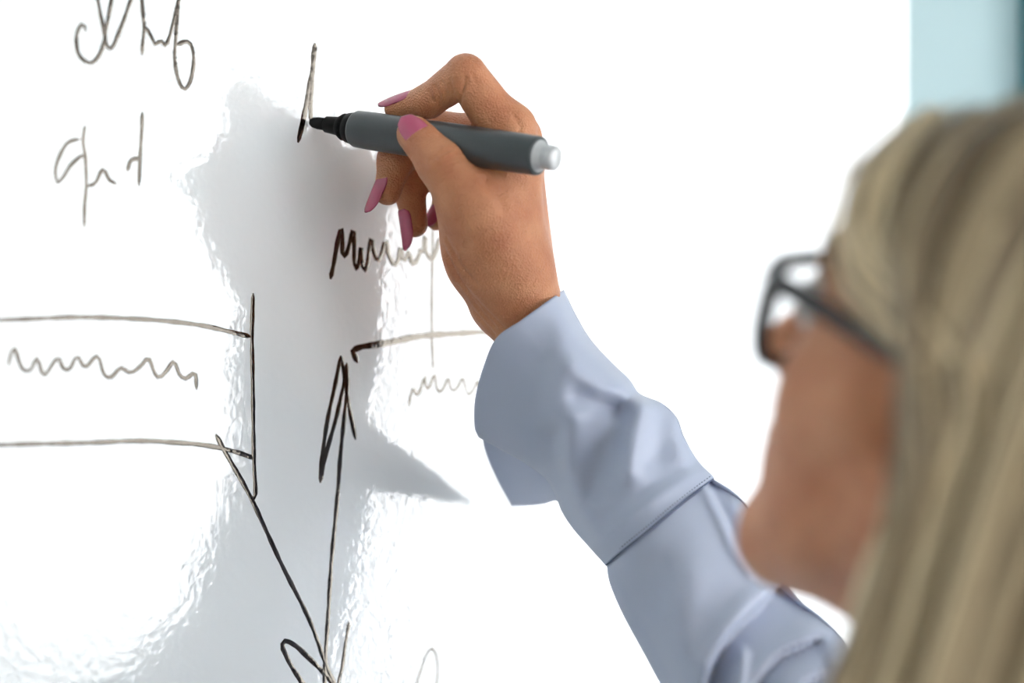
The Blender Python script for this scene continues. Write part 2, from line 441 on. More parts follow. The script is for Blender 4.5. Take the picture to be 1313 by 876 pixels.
INK.append(('ink_letter', 0.0031, [[(404, 55), (401, 90), (396, 115), (389, 153), (382, 183)], [(403, 62), (399.5, 110), (398, 131), (398.7, 157)]]))
for nm, wd, lines in INK:
    V, Fc = join([stroke(l, wd) for l in lines])
    mesh_obj(nm, V, Fc, M['ink'], board)

# ------------------------------------------------------------------ marker pen
PT, PE = P(397.5, 156.5, 1.0265), P(714, 203.5, 0.958)
axp = unit(PE - PT); PL = float(np.linalg.norm(PE - PT))
def pt(px):          # length along the pen for a photograph column
    lo, hi = -0.02, PL + 0.02
    for _ in range(40):
        m_ = (lo + hi) / 2
        if topx((PT + axp * m_)[None])[0, 0] < px: lo = m_
        else: hi = m_
    return lo
marker = empty('marker_pen', PT); tag(marker, 'uncapped grey whiteboard marker with black nib held in the hand', 'marker')
V, Fc = lathe(PT, PE, [(0, .0006), (.0006, .0017), (.002, .0025), (.005, .0030), (pt(433), .0031)]); mesh_obj('nib', V, Fc, M['felt'], marker)
V, Fc = lathe(PT, PE, [(pt(418), .0033), (pt(419), .0040), (pt(434), .0046), (pt(436), .0052), (pt(441), .0066), (pt(443), .0066), (pt(444), .0062), (pt(446), .0062), (pt(447), .0072), (pt(455), .0080), (pt(459), .0083)])
mesh_obj('nib_holder', V, Fc, M['black'], marker)
r0 = pt(455)
V, Fc = lathe(PT, PE, [(r0, .0076), (r0 + .0004, .0083), (r0 + .0016, .0089), (r0 + .010, .0092), (pt(600), .0094), (pt(672), .0093), (pt(674), .0092), (pt(688), .0092), (pt(691), .0090), (pt(692), .0084)], 56)
mesh_obj('barrel', V, Fc, M['barrel'], marker)
V, Fc = lathe(PT, PE, [(pt(689), .0076), (pt(692.8), .0075), (pt(693.6), .0062), (pt(697), .0062), (pt(698), .0056), (pt(703), .0056), (pt(704), .0059), (pt(711), .0057), (PL - .0006, .0052), (PL, .004)])
mesh_obj('end_plug', V, Fc, M['plug'], marker)

# ------------------------------------------------------------------ the person: hand
person = empty('person', (P(1260, 438, .74)[0], P(1260, 438, .74)[1] - .05, 0.0))
tag(person, 'blonde person in glasses and pale blue shirt writing with a marker', 'person')

J = {}
J['wr'] = P(680, 404, 1.020)
J['i'] = [P(651, 171, .994), P(597, 96, .990), P(549, 130, 1.004), P(508, 139, 1.013)]
J['m'] = [P(660, 178, 1.014), P(570, 168, 1.030), P(507, 205, 1.018), P(497, 246, 1.018)]
J['r'] = [P(664, 195, 1.033), P(588, 203, 1.046), P(524, 236, 1.037), P(532, 288, 1.035)]
J['p'] = [P(668, 220, 1.050), P(615, 238, 1.060), P(575, 252, 1.053), P(560, 282, 1.050)]
J['t'] = [P(655, 352, 1.000), P(614, 272, .984), P(571, 211, .979), P(531, 170, .9855)]
RAD = {'i': [.0118, .0101, .0080, .0058], 'm': [.0115, .0094, .0086, .0066], 'r': [.0112, .0090, .0082, .0064],
       'p': [.0102, .0078, .0070, .0054], 't': [.0150, .0130, .0112, .0078]}
lo = np.min(np.vstack([np.vstack(J[k]) for k in 'imrpt'] + [J['wr'][None]]), 0) - .03
hi = np.max(np.vstack([np.vstack(J[k]) for k in 'imrpt'] + [J['wr'][None]]), 0) + .03
arm1 = P(745, 512, 1.012); lo = np.minimum(lo, arm1 - .03); hi = np.maximum(hi, arm1 + .03)
ax_, X = grid(lo, hi, .0008)
wr = J['wr']; fz = K
# palm: metacarpals fanning from the wrist
wri = P(668, 390, 1.006); wru = P(674, 398, 1.040)
palm = dseg(X, wri, J['i'][0], .0150, .0115)
palm = smin(palm, dseg(X, P(672, 394, 1.018), J['m'][0], .0152, .0118), .010)
palm = smin(palm, dseg(X, P(674, 396, 1.030), J['r'][0], .0150, .0112), .010)
palm = smin(palm, dseg(X, wru, J['p'][0], .0150, .0100), .010)
# flesh of the palm, the ball of the thumb and the web to the index finger
palm = smin(palm, dseg(X, P(640, 350, 1.035), P(640, 250, 1.045), .014, .012), .014)
palm = smin(palm, dseg(X, J['t'][0], J['t'][1], .0165, .0135), .012)
palm = smin(palm, dseg(X, P(640, 385, 1.010), P(610, 315, 1.000), .0135, .0135), .012)
palm = smin(palm, dseg(X, P(602, 275, .990), P(614, 335, .998), .0128, .0135), .012)
palm = smin(palm, dseg(X, P(640, 265, .990), P(652, 215, .998), .0100, .0095), .014)
# wrist and forearm
palm = smin(palm, dseg(X, P(664, 389, 1.006), P(734, 518, 1.006), .0142, .0165), .012)
palm = smin(palm, dseg(X, P(673, 400, 1.038), P(738, 518, 1.032), .0135, .0165), .012)
palm = smin(palm, dseg(X, P(659, 161, .994), P(656, 172, 1.000), .0092, .0095), .005)
hand = None
for k in 'imrpt':
    j, r = J[k], RAD[k]
    f = dseg(X, j[0], j[1], r[0], r[1])
    f = smin(f, dseg(X, j[1], j[2], r[1] * .985, r[2]), .0009 if k == 'i' else .0022)
    f = smin(f, dseg(X, j[2], j[3], r[2] * .985, r[3]), .003)
    # a soft pad under the fingertip
    if k == 't':
        f = smin(f, dseg(X, P(553, 196, .982), P(533, 176, .988), .0088, .0076), .004)
        f = smin(f, dseg(X, P(600, 250, .980), P(566, 214, .982), .0105, .0098), .006)
    hk = smin(palm, f, .012 if k == 't' else .007)
    hand = hk if hand is None else smin(hand, hk, .0012)
# the pen presses a shallow bed into the finger pads
pen = dseg(X, PT + axp * pt(460), PT + axp * pt(700), .0091, .0092)
hand = smax(hand, -(pen), .0015)
HV, HQ = nets(ax_, hand)
N = vnormals(HV, HQ)
xy = topx(HV)
facing = np.clip(-(N @ FW) * 1.6 + .35, 0, 1)
disp = np.zeros(len(HV))
def crease(line, wpx, amp, dmin=.9, dmax=1.2):
    global disp
    g = np.exp(-(polydist(xy[:, :2], line) / wpx) ** 2) * ((xy[:, 2] > dmin) & (xy[:, 2] < dmax))
    disp -= 1.15 * amp * g * facing
for ln, wp, am in [
    ([(558, 110), (563, 122), (562, 136)], 2.6, .00075), ([(567, 106), (572, 120), (571, 138)], 2.4, .0006), ([(577, 103), (580, 118), (577, 138)], 2.4, .0006),
    ([(550, 118), (556, 130)], 2.4, .0006), ([(597, 100), (592, 120), (588, 136)], 3.2, .0009), ([(606, 96), (612, 108)], 2.5, .0004), ([(660, 150), (668, 163), (664, 176)], 3.5, .0007),
    ([(553, 205), (566, 196), (584, 189)], 2.6, .00055), ([(560, 214), (575, 204), (592, 198)], 2.6, .0006), ([(568, 224), (582, 213), (600, 207)], 2.6, .0005),
    ([(567, 316), (582, 352), (606, 388), (634, 420)], 3.0, .0009), ([(571, 330), (592, 366), (622, 398), (648, 424)], 2.6, .0008), ([(572, 305), (590, 340), (612, 366)], 2.4, .0006),
    ([(585, 366), (606, 398), (634, 430)], 2.2, .0006), ([(622, 232), (640, 250), (646, 266)], 7, .0012),
    ([(690, 352), (672, 380), (650, 404)], 3.2, .0002), ([(700, 362), (682, 388), (660, 410)], 3.0, .0002)]:
    crease(ln, wp, am)
HV = HV + N * disp[:, None]

# ---- head (local frame: f forward, r to the person's right, u up)
AZ, TL, HS = math.radians(42), math.radians(25), .850
fh = -math.cos(AZ) * RT + math.sin(AZ) * FW
hr = math.cos(AZ) * FW + math.sin(AZ) * RT
hf = math.cos(TL) * fh + math.sin(TL) * UP
hu = math.cos(TL) * UP - math.sin(TL) * fh
chin_l = np.array([.100, 0, -.112])
HB = np.stack([hf, hr, hu], 1) * HS              # local -> world
HC0 = P(950, 688, .80) - HB @ chin_l
def HL(p): return HC0 + np.asarray(p, float) @ HB.T
Hinv = np.linalg.inv(HB)
def toL(p): return (np.asarray(p) - HC0) @ Hinv.T
NB = HL((-.045, 0, -.10)) + np.array([0, -.03, -.18])      # base of the neck
nb_l = toL(NB)
ax_, X = grid((-.135, -.115, -.22), (.135, .115, .145), .0025)
h = dell(X, (-.012, 0, .035), (.098, .077, .090))
h = smin(h, dell(X, (.046, 0, -.028), (.050, .060, .078)), .03)
for s in (-1, 1):
    h = smin(h, dseg(X, (-.002, .050 * s, -.040), (.074, .014 * s, -.098), .020, .0165), .022)
    h = smin(h, dseg(X, (.052, .041 * s, -.020), (.030, .054 * s, -.012), .024, .020), .02)
h = smin(h, dseg(X, (.078, 0, -.102), (.082, 0, -.096), .0185, .0170), .014)
h = smin(h, dseg(X, (.068, 0, -.094), (.024, 0, -.092), .0190, .0240), .016)
h = smin(h, dseg(X, (.080, -.028, .030), (.080, .028, .030), .0140, .0140), .015)
h = smin(h, dell(X, (.070, 0, -.060), (.028, .030, .026)), .014)
for s in (-1, 1):
    h = smax(h, -dell(X, (.104, .033 * s, .010), (.020, .019, .013)), .012)
h = smin(h, dseg(X, (.090, 0, .020), (.114, 0, -.022), .0085, .0100), .008)
for s in (-1, 1):
    h = smin(h, dseg(X, (.103, .011 * s, -.027), (.098, .014 * s, -.025), .0065, .006), .005)
    h = smin(h, dell(X, (-.014, .079 * s, -.002), (.017, .008, .031)), .006)
h = smin(h, dseg(X, (.093, -.016, -.055), (.093, .016, -.055), .0042, .0042), .003)
h = smin(h, dseg(X, (.089, -.014, -.0645), (.089, .014, -.0645), .0050, .0050), .003)
h = smin(h, dseg(X, (-.026, 0, -.050), tuple(nb_l), .054, .056), .03)
V2, Q2 = nets(ax_, h); V2 = HL(V2)

# ---- trunk, arms, legs of the body (under the clothes)
tf = unit(np.array([-.05, 1.0, 0])); tr = np.array([tf[1], -tf[0], 0])          # torso forward / right
SR = NB + tr * .165 + np.array([0, 0, -.075]); SL = NB - tr * .165 + np.array([0, 0, -.075])
EL = P(1010, 948, .965)                                                          # right elbow
HIP = NB + np.array([0, -.02, 0]); HIP = np.array([HIP[0], HIP[1], .90])
TR = np.stack([tr, tf, UP])
def trunk(X, g=0.0):
    d = dell(X, NB + np.array([0, -.005, -.19]), (.165 + g, .105 + g, .22 + g), TR)
    d = smin(d, dseg(X, SR, SL, .052 + g, .052 + g), .06)
    d = smin(d, dell(X, (NB + HIP) / 2 + np.array([0, 0, -.06]), (.130 + g, .095 + g, .20 + g), TR), .06)
    d = smin(d, dell(X, HIP, (.170 + g, .115 + g, .14 + g), TR), .06)
    for s in (-1, 1):
        d = smin(d, dell(X, NB + tr * .075 * s + tf * .085 + np.array([0, 0, -.20]), (.060 + g, .050 + g, .060 + g), TR), .04)
    return d
LE = SL + np.array([-.05, .0, -.27]); LW = LE + tf * .06 + np.array([-.01, 0, -.23])
ax_, X = grid(np.minimum(HIP - .25, NB - .3), np.array([NB[0] + .32, EL[1] + .12, NB[2] + .03]), .009)
X = [X[0], X[1], X[2]]
d = trunk(X, -.008)
d = smin(d, dseg(X, NB + np.array([0, 0, -.08]), NB, .050, .046), .03)
d = smin(d, dseg(X, SR, EL, .030, .026), .02)
d = smin(d, dseg(X, EL, P(740, 515, 1.018), .026, .017), .012)
V3, Q3 = nets(ax_, d)
ax_, X = grid(np.array([HIP[0] - .42, HIP[1] - .22, .06]), np.array([HIP[0] + .3, HIP[1] + .35, SL[2] + .06]), .008)
d = dseg(X, SL, LE, .046, .036)
d = smin(d, dseg(X, LE, LW, .036, .024), .012)
pal = LW + np.array([.0, .015, -.075])
d = smin(d, dseg(X, LW, pal, .024, .026), .02)
for k in range(4):
    a = pal + tf * (.028 - .018 * k) + np.array([0, 0, -.005]); b = a + np.array([.012, .004, -.035]); c = b + np.array([.02, -.004, -.03 + .004 * abs(k - 1)])
    d = smin(d, smin(dseg(X, a, b, .0095, .0088), dseg(X, b, c, .0088, .007), .004), .004)
a = LW + tf * .03 + np.array([.01, 0, -.04]); d = smin(d, smin(dseg(X, a, a + np.array([.012, .03, -.03]), .012, .010), dseg(X, a + np.array([.012, .03, -.03]), a + np.array([.018, .032, -.062]), .010, .008), .004), .006)
for s in (-1, 1):
    hp = HIP + tr * .09 * s + np.array([0, 0, -.04]); kn = np.array([hp[0], hp[1] + .02, .50]); an = np.array([hp[0], hp[1] - .01, .09])
    d = smin(d, dseg(X, hp, kn, .080, .055), .03); d = smin(d, dseg(X, kn, an, .055, .036), .02)
V4, Q4 = nets(ax_, d)
V, Fc = join([(HV, HQ.tolist()), (V2, Q2.tolist()), (V3, Q3.tolist()), (V4, Q4.tolist())])
body = mesh_obj('body', V, Fc, M['skin'], person)

# ---- fingernails
def nail(tip, axis, dorsal, wid, length, back, rad, lift, droop=0.0, rise=0.0):
    a = unit(axis); n = unit(dorsal - a * np.dot(dorsal, a)); s = np.cross(a, n)
    nu, nv = 13, 15; V = []
    for lay in (0, 1):
        for j in range(nv):
            v = j / (nv - 1)
            # half width along the nail: oval base, parallel sides, almond tip
            wv = wid * (min(1, math.sqrt(max(0, 1 - (1 - min(v / .25, 1)) ** 2)) * .45 + .55) if v < .25 else 1.0) * (1 if v < .55 else math.sqrt(max(0.0, 1 - ((v - .55) / .45) ** 1.9)) * .97 + .03)
            for i in range(nu):
                u = (i / (nu - 1) * 2 - 1) * wv
                th = u / rad
                hgt = rad * (math.cos(th) - 1) + lift + rise * (1 - v) - droop * (v ** 2) + (.0 if lay == 0 else -.0007) - .0006 * (1 - v) ** 2
                V.append(tip + a * (-back + v * length) + n * hgt + s * (rad * math.sin(th)))
    Fc = []; o = nu * nv
    for j in range(nv - 1):
        for i in range(nu - 1):
            q = (j * nu + i, j * nu + i + 1, (j + 1) * nu + i + 1, (j + 1) * nu + i)
            Fc.append(q); Fc.append(tuple(x + o for x in q[::-1]))
    rim = [i for i in range(nu)] + [j * nu + nu - 1 for j in range(1, nv)] + [(nv - 1) * nu + i for i in range(nu - 2, -1, -1)] + [j * nu for j in range(nv - 2, 0, -1)]
    for a_, b_ in zip(rim, rim[1:] + rim[:1]): Fc.append((a_, a_ + o, b_ + o, b_))
    return mesh_obj('fingernail', V, Fc, M['nail'], body)
j = J['t']; nail(j[3], j[3] - j[2], -FW * .86 + UP * .36 - RT * .22, .0069, .0225, .0150, .0088, .0078, .0010, .0022)
j = J['i']; nail(j[3], j[3] - j[2], UP * .9 - FW * .42 - RT * .1, .0058, .0215, .0125, .0064, .0066, .0020, .0012)
j = J['m']; nail(j[3], j[3] - j[2] - RT * .004, -RT * .88 - FW * .46, .0060, .0220, .0080, .0070, .0072, .0010, .0014)
j = J['r']; nail(j[3], j[3] - j[2], -RT * .86 - FW * .52, .0060, .0205, .0076, .0068, .0070, -.0010, .0012)
j = J['p']; nail(j[3], j[3] - j[2], -RT * .65 - FW * .7, .0048, .0125, .0060, .0058, .0058, .0006, .0008)

# ---- eyes
for s in (-1, 1):
    V, Fc = lathe(HL((.068, .032 * s, .010)), HL((.0945, .032 * s, .010)), [(.0001 + .0234 * t, .0118 * math.sin(math.acos(max(-1, min(1, 1 - 2 * t)))) + 1e-5) for t in np.linspace(0, 1, 14)], 20)
    ey = mesh_obj('eye', V, Fc, M['eye'], person)
    V, Fc = lathe(HL((.0925, .032 * s, .010)), HL((.096, .032 * s, .010)), [(0, .0052), (.0012, .0046), (.0018, .0001)], 18)
    mesh_obj('iris', V, Fc, M['iris'], ey)
    br = [HL((.0935, .012 * s, .031)), HL((.0935, .026 * s, .037)), HL((.086, .042 * s, .036)), HL((.074, .053 * s, .030))]
    V, Fc = tube(catmull(br, 14), np.linspace(.0032, .0015, 14), 6); mesh_obj('eyebrow', V, Fc, M['hair'], person)

# ------------------------------------------------------------------ shirt: cuff, sleeve and body
def lerp_rows(c, n): return catmull(c, n)

def coons(c0, c1, e0, e1, nu, nv):
    """patch between hem c0 (v=0), end c1 (v=1) and the edges e0 (u=0), e1 (u=1), all in (px, py, depth)"""
    C0, C1, E0, E1 = catmull(c0, nu), catmull(c1, nu), catmull(e0, nv), catmull(e1, nv)
    u = np.linspace(0, 1, nu)[None, :, None]; v = np.linspace(0, 1, nv)[:, None, None]
    S = (1 - v) * C0[None] + v * C1[None] + (1 - u) * E0[:, None] + u * E1[:, None] \
        - ((1 - u) * (1 - v) * C0[0] + u * (1 - v) * C0[-1] + (1 - u) * v * C1[0] + u * v * C1[-1])
    return S

def folds(S, items):
    sh = S.shape; q = S.reshape(-1, 3).copy()
    xy0 = q[:, :2].copy()
    for it in items:
        if len(it) == 3:
            line, wpx, amp = it
            q[:, 2] += amp * np.exp(-(polydist(xy0, line) / wpx) ** 2)
        else:                                   # one side of the line tucks in behind the other
            line, wpx, amp, dec = it
            L = catmull(line, 24); sg = np.zeros(len(q)); best = np.full(len(q), 1e9)
            for a, b in zip(L[:-1], L[1:]):
                ab = b - a; ll = np.linalg.norm(ab); t = ((xy0 - a) @ ab) / ll ** 2; tc = np.clip(t, 0, 1)
                dd = np.linalg.norm(xy0 - a - tc[:, None] * ab, axis=1); cr = (ab[0] * (xy0[:, 1] - a[1]) - ab[1] * (xy0[:, 0] - a[0])) / ll
                m_ = dd < best; best[m_] = dd[m_]; sg[m_] = cr[m_]
            over = np.sqrt(np.maximum(best ** 2 - sg ** 2, 0))
            q[:, 2] += amp * .5 * (1 + np.tanh(sg / wpx)) * np.exp(-np.maximum(sg, 0) / dec) * np.exp(-(over / 14) ** 2)
    return q.reshape(sh)

def patch(S, flip=False):
    nv, nu = S.shape[:2]
    V = np.array([P(*p) for p in S.reshape(-1, 3)])
    Fc = []
    for j in range(nv - 1):
        for i in range(nu - 1):
            q = (j * nu + i, j * nu + i + 1, (j + 1) * nu + i + 1, (j + 1) * nu + i)
            Fc.append(q[::-1] if flip else q)
    return V, Fc

def cloth(name, parts, m, parent, thick=.0009):
    V, Fc = join(parts)
    o = mesh_obj(name, V, Fc, m, parent)
    bm = bmesh.new(); bm.from_mesh(o.data)
    bmesh.ops.remove_doubles(bm, verts=bm.verts, dist=.0004)
    bmesh.ops.recalc_face_normals(bm, faces=bm.faces)
    bm.to_mesh(o.data); bm.free()
    o.data.polygons.foreach_set('use_smooth', [True] * len(o.data.polygons))
    md = o.modifiers.new('thickness', 'SOLIDIFY'); md.thickness = thick; md.offset = 0
    return o

# seam between cuff and sleeve, right end to left end
SEAM_N = [(915, 613, 1.003), (893, 629, .988), (862, 653, .976), (830, 680, .973), (800, 704, .981), (777, 724, 1.003)]
SEAM_F = [(915, 613, 1.003), (897, 632, 1.028), (862, 660, 1.044), (830, 684, 1.046), (800, 706, 1.030), (777, 724, 1.003)]
R_EDGE = [(722, 372, 1.018), (738, 405, 1.020), (756, 435, 1.018), (782, 464, 1.016), (806, 487, 1.014), (820, 506, 1.012), (848, 518, 1.010), (867, 536, 1.009), (876, 560, 1.008), (893, 590, 1.006), (915, 613, 1.003)]
L_EDGE = [(614, 560, 1.036), (645, 577, 1.034), (675, 594, 1.031), (702, 615, 1.030), (715, 640, 1.030), (722, 657, 1.027), (736, 678, 1.020), (757, 702, 1.010), (777, 724, 1.003)]
L_FAR = [(656, 649, 1.100), (675, 648, 1.084), (697, 646, 1.058), (715, 642, 1.032), (722, 657, 1.028), (736, 678, 1.021), (757, 702, 1.011), (777, 724, 1.003)]
HEM_N = [(722, 372, 1.018), (704, 385, .990), (668, 411, .983), (637, 433, .986), (621, 468, .997), (610, 510, 1.014), (609, 545, 1.028), (614, 560, 1.036)]
HEM_F = [(722, 372, 1.018), (714, 392, 1.047), (690, 425, 1.054), (655, 475, 1.050), (628, 528, 1.048), (620, 565, 1.058), (634, 607, 1.080), (656, 649, 1.100)]
SN = coons(HEM_N, SEAM_N, R_EDGE, L_EDGE, 90, 90)
# roundness between hem and seam
uu = np.linspace(0, 1, 90)[None, :]; vv = np.linspace(0, 1, 90)[:, None]
SN[..., 2] -= .001 * np.sin(math.pi * uu) ** .8 * np.sin(math.pi * vv)
SN = folds(SN, [
    ([(823, 522), (813, 556), (806, 604)], 13, -.0060), ([(792, 530), (776, 575), (760, 640)], 26, .0085), ([(848, 545), (842, 590)], 20, .0060),
    ([(866, 540), (880, 590)], 12, -.003), ([(735, 470), (770, 500), (812, 512)], 15, -.0045), ([(740, 508), (790, 520)], 13, .0045),
    ([(738, 400), (722, 450), (716, 520)], 26, -.0050), ([(690, 470), (684, 540), (700, 600)], 26, .0035),
    ([(735, 540), (728, 590), (742, 650)], 18, -.0055), ([(708, 560), (722, 620), (736, 662)], 13, .0045),
    ([(775, 690), (840, 640), (900, 604)], 9, -.0018), ([(770, 668), (836, 620), (890, 590)], 11, .0022), ([(760, 660), (765, 700)], 12, -.003)])
SF = coons(HEM_F, SEAM_F, R_EDGE, L_FAR, 60, 60)
uu = np.linspace(0, 1, 60)[None, :]; vv = np.linspace(0, 1, 60)[:, None]
SF[..., 2] += .006 * np.sin(math.pi * uu) * np.sin(math.pi * vv)
shirt_root = None
# sleeve from the seam over the elbow to the shoulder
sh = topx(SR[None])[0]
R2 = [(913, 615, 1.003), (938, 630, 1.001), (958, 650, .999), (985, 692, .995), (1004, 742, .988), (1026, 772, .982), (1052, 792, .973), (1080, 822, .965), (1118, 895, .945), (1175, 1010, .915), (1300, 1150, .875), (sh[0] - 20, sh[1] - 190, .79)]
L2 = [(779, 723, 1.003), (783, 748, 1.000), (800, 788, .996), (826, 836, .991), (850, 880, .987), (900, 965, .982), (985, 1065, .970), (1070, 1195, .940), (1220, 1420, .885), (sh[0] - 20, sh[1] + 230, .79)]
E_N = [(sh[0] - 20, sh[1] - 190, .79), (sh[0] - 20, sh[1] - 120, .765), (sh[0] - 20, sh[1], .745), (sh[0] - 20, sh[1] + 120, .755), (sh[0] - 20, sh[1] + 230, .79)]
E_F = [(sh[0] - 20, sh[1] - 190, .79), (sh[0] - 20, sh[1] - 120, .845), (sh[0] - 20, sh[1], .865), (sh[0] - 20, sh[1] + 120, .845), (sh[0] - 20, sh[1] + 230, .79)]
def inset(c, k): return [(x, y, d + k) for x, y, d in c]
c0 = [(913, 615, 1.003), (892, 631, .9895), (862, 655, .9775), (830, 682, .9745), (801, 705, .9825), (779, 723, 1.003)]
c0f = [(913, 615, 1.003), (896, 633, 1.0265), (862, 660, 1.0425), (830, 684, 1.0445), (801, 706, 1.0285), (779, 723, 1.003)]
T1 = coons(c0, E_N, R2, L2, 120, 220)
uu = np.linspace(0, 1, 120)[None, :]; vv = np.linspace(0, 1, 220)[:, None]
T1 = folds(T1, [
    ([(985, 752), (962, 728), (943, 700), (930, 668), (916, 640), (905, 620)], 2.5, .0110, 22), ([(902, 622), (914, 646), (928, 674), (942, 706), (962, 735)], 9, -.0035),
    ([(905, 890), (915, 850), (935, 815), (968, 780), (1006, 744)], 3.0, .0170, 34), ([(905, 850), (930, 806), (965, 770), (996, 748)], 16, -.0050),
    ([(944, 905), (950, 860), (952, 838)], 8, -.0060), ([(965, 900), (975, 870), (1000, 842), (1040, 824)], 3.0, .0120, 26), ([(1010, 905), (1030, 880), (1060, 864), (1085, 858)], 3.0, .0080, 20),
    ([(885, 740), (872, 790), (880, 870)], 26, -.0040), ([(838, 730), (836, 790), (858, 860)], 26, .0030), ([(940, 650), (965, 690)], 12, -.003),
    ([(784, 735), (808, 790), (850, 868)], 8, -.0022)])
T2 = coons(c0f, E_F, R2, L2, 40, 90)

# trunk of the shirt
ax_, X = grid(np.array([NB[0] - .42, NB[1] - .24, HIP[2] - .16]), np.array([NB[0] + .36, NB[1] + .26, NB[2] + .06]), .008)
d = trunk(X, .014)
d = smin(d, dseg(X, SL, LE, .064, .058), .03); d = smin(d, dseg(X, LE, LW + np.array([0, 0, .02]), .058, .042), .02)
d = smin(d, dseg(X, SR, SR + (EL - SR) * .10, .066, .066), .03)
d = smin(d, dseg(X, NB + np.array([0, 0, -.06]), NB + np.array([0, 0, -.045]), .062, .056), .03)
d = np.maximum(d, (HIP[2] - .10) - X[2] + 0 * d)
V, Q = nets(ax_, d)
shirt = mesh_obj('shirt', V, Q.tolist(), M['shirt'], person)
nbx = unit(HL((-.028, 0, -.06)) - NB); c_a = NB - nbx * .045
V, Fc = lathe(c_a, c_a + nbx, [(0, .070), (.012, .068), (.035, .063), (.058, .061), (.060, .060), (.058, .0585), (.035, .060), (.012, .064), (0, .066)], 48)
mesh_obj('collar', V, Fc[:-2], M['shirt'], shirt)
cloth('sleeve', [patch(T1), patch(T2, True)], M['shirt'], shirt)
cuff = cloth('cuff', [patch(SN), patch(SF, True)], M['shirt'], shirt)
# stitching along the cuff seam and the sleeve placket
st = catmull([(x + .5, y - 5.5, dd - .0022) for x, y, dd in SEAM_N], 90)
sp = []
for i in range(3, 86, 2):
    a, b = P(*st[i]), P(*(st[i] * .25 + st[i + 1] * .75)); sp.append(tube(np.array([a, (a + b) / 2, b]), .00024, 5))
V, Fc = join(sp); mesh_obj('stitching', V, Fc, M['thread'], shirt)
sm = np.array([P(x, y, dd - .0016) for x, y, dd in catmull([(x, y + 1, dd) for x, y, dd in SEAM_N], 60)])
V, Fc = tube(sm, .00035, 6); mesh_obj('seam_edge', V, Fc, M['thread'], shirt)

# trousers and shoes (below the frame)
ax_, X = grid(np.array([HIP[0] - .24, HIP[1] - .2, .05]), np.array([HIP[0] + .24, HIP[1] + .22, HIP[2] + .12]), .009)
d = dell(X, HIP + np.array([0, 0, -.02]), (.178, .124, .13), TR)
for s in (-1, 1):
    hp = HIP + tr * .09 * s + np.array([0, 0, -.04]); kn = np.array([hp[0], hp[1] + .02, .50]); an = np.array([hp[0], hp[1] - .01, .07])
    lg = smin(dseg(X, hp, kn, .092, .074), dseg(X, kn, an, .074, .064), .03)
    d = smin(d, lg, .015)
d = np.maximum(d, .06 - X[2] + 0 * d)
V, Q = nets(ax_, d); mesh_obj('trousers', V, Q.tolist(), M['trouser'], person)
for s in (-1, 1):
    an = HIP + tr * .09 * s; an = np.array([an[0], an[1] - .01, 0])
    ax_, X = grid(an + np.array([-.07, -.12, -.01]), an + np.array([.07, .24, .13]), .006)
    d = dell(X, an + np.array([0, .11, .025]), (.046, .10, .035)); d = smin(d, dell(X, an + np.array([0, -.02, .04]), (.036, .06, .045)), .03)
    d = smin(d, dseg(X, an + np.array([0, 0, .05]), an + np.array([0, 0, .10]), .040, .042), .02)
    d = np.maximum(d, .001 - X[2] + 0 * d)
    V, Q = nets(ax_, d); mesh_obj('shoe', V, Q.tolist(), M['shoe'], person)

# ------------------------------------------------------------------ hair
G = [  # guide locks of one side, front to back, in the head frame (f, side, u)
    [(.066, .004, .110), (.088, .030, .092), (.090, .056, .058), (.066, .077, .022), (.030, .087, -.010), (.004, .088, -.046), (.006, .084, -.100), (.018, .078, -.170), (.022, .074, -.260), (.018, .074, -.340)],
    [(.040, .004, .124), (.062, .044, .106), (.060, .074, .064), (.036, .089, .022), (.010, .094, -.020), (-.006, .094, -.065), (-.004, .092, -.125), (.004, .088, -.195), (.006, .086, -.280), (.002, .086, -.360)],
    [(.005, .004, .131), (.010, .052, .115), (.000, .086, .066), (-.012, .097, .018), (-.022, .099, -.028), (-.030, .098, -.078), (-.030, .096, -.145), (-.026, .094, -.215), (-.026, .093, -.295), (-.030, .093, -.370)],
    [(-.040, .004, .127), (-.048, .050, .111), (-.060, .080, .064), (-.068, .089, .014), (-.072, .090, -.036), (-.076, .089, -.090), (-.078, .088, -.155), (-.078, .087, -.225), (-.080, .086, -.300), (-.084, .086, -.375)],
    [(-.088, .003, .096), (-.100, .036, .076), (-.110, .050, .034), (-.114, .052, -.010), (-.117, .051, -.060), (-.122, .050, -.115), (-.128, .049, -.175), (-.134, .048, -.240), (-.140, .047, -.310), (-.144, .046, -.380)],
    [(-.108, .001, .062), (-.119, .004, .036), (-.124, .004, -.004), (-.127, .003, -.046), (-.131, .002, -.096), (-.138, .002, -.146), (-.146, .002, -.200), (-.153, .002, -.262), (-.158, .002, -.325), (-.162, .002, -.388)]]
def onside(px, py, r):
    """head-frame point in a given sagittal plane behind a photograph position"""
    v = FW + (px - 656.5) / FPX * RT + (438.0 - py) / FPX * UP
    a = toL(CAM); b = toL(CAM + v) - a
    q = a + b * ((r - a[1]) / b[1])
    return (q[0], -q[1], q[2])
G[0] = [onside(*q) for q in [(1165, 165, -.012), (1112, 212, -.045), (1086, 290, -.062), (1090, 348, -.076), (1145, 406, -.084), (1216, 470, -.088), (1208, 560, -.086), (1152, 700, -.080), (1110, 820, -.076), (1100, 960, -.074)]]
G[1] = [onside(*q) for q in [(1215, 142, -.018), (1152, 212, -.058), (1130, 300, -.078), (1170, 378, -.089), (1240, 450, -.095), (1256, 540, -.095), (1212, 680, -.090), (1172, 800, -.088), (1158, 900, -.086), (1156, 1010, -.086)]]
G = np.array(G)
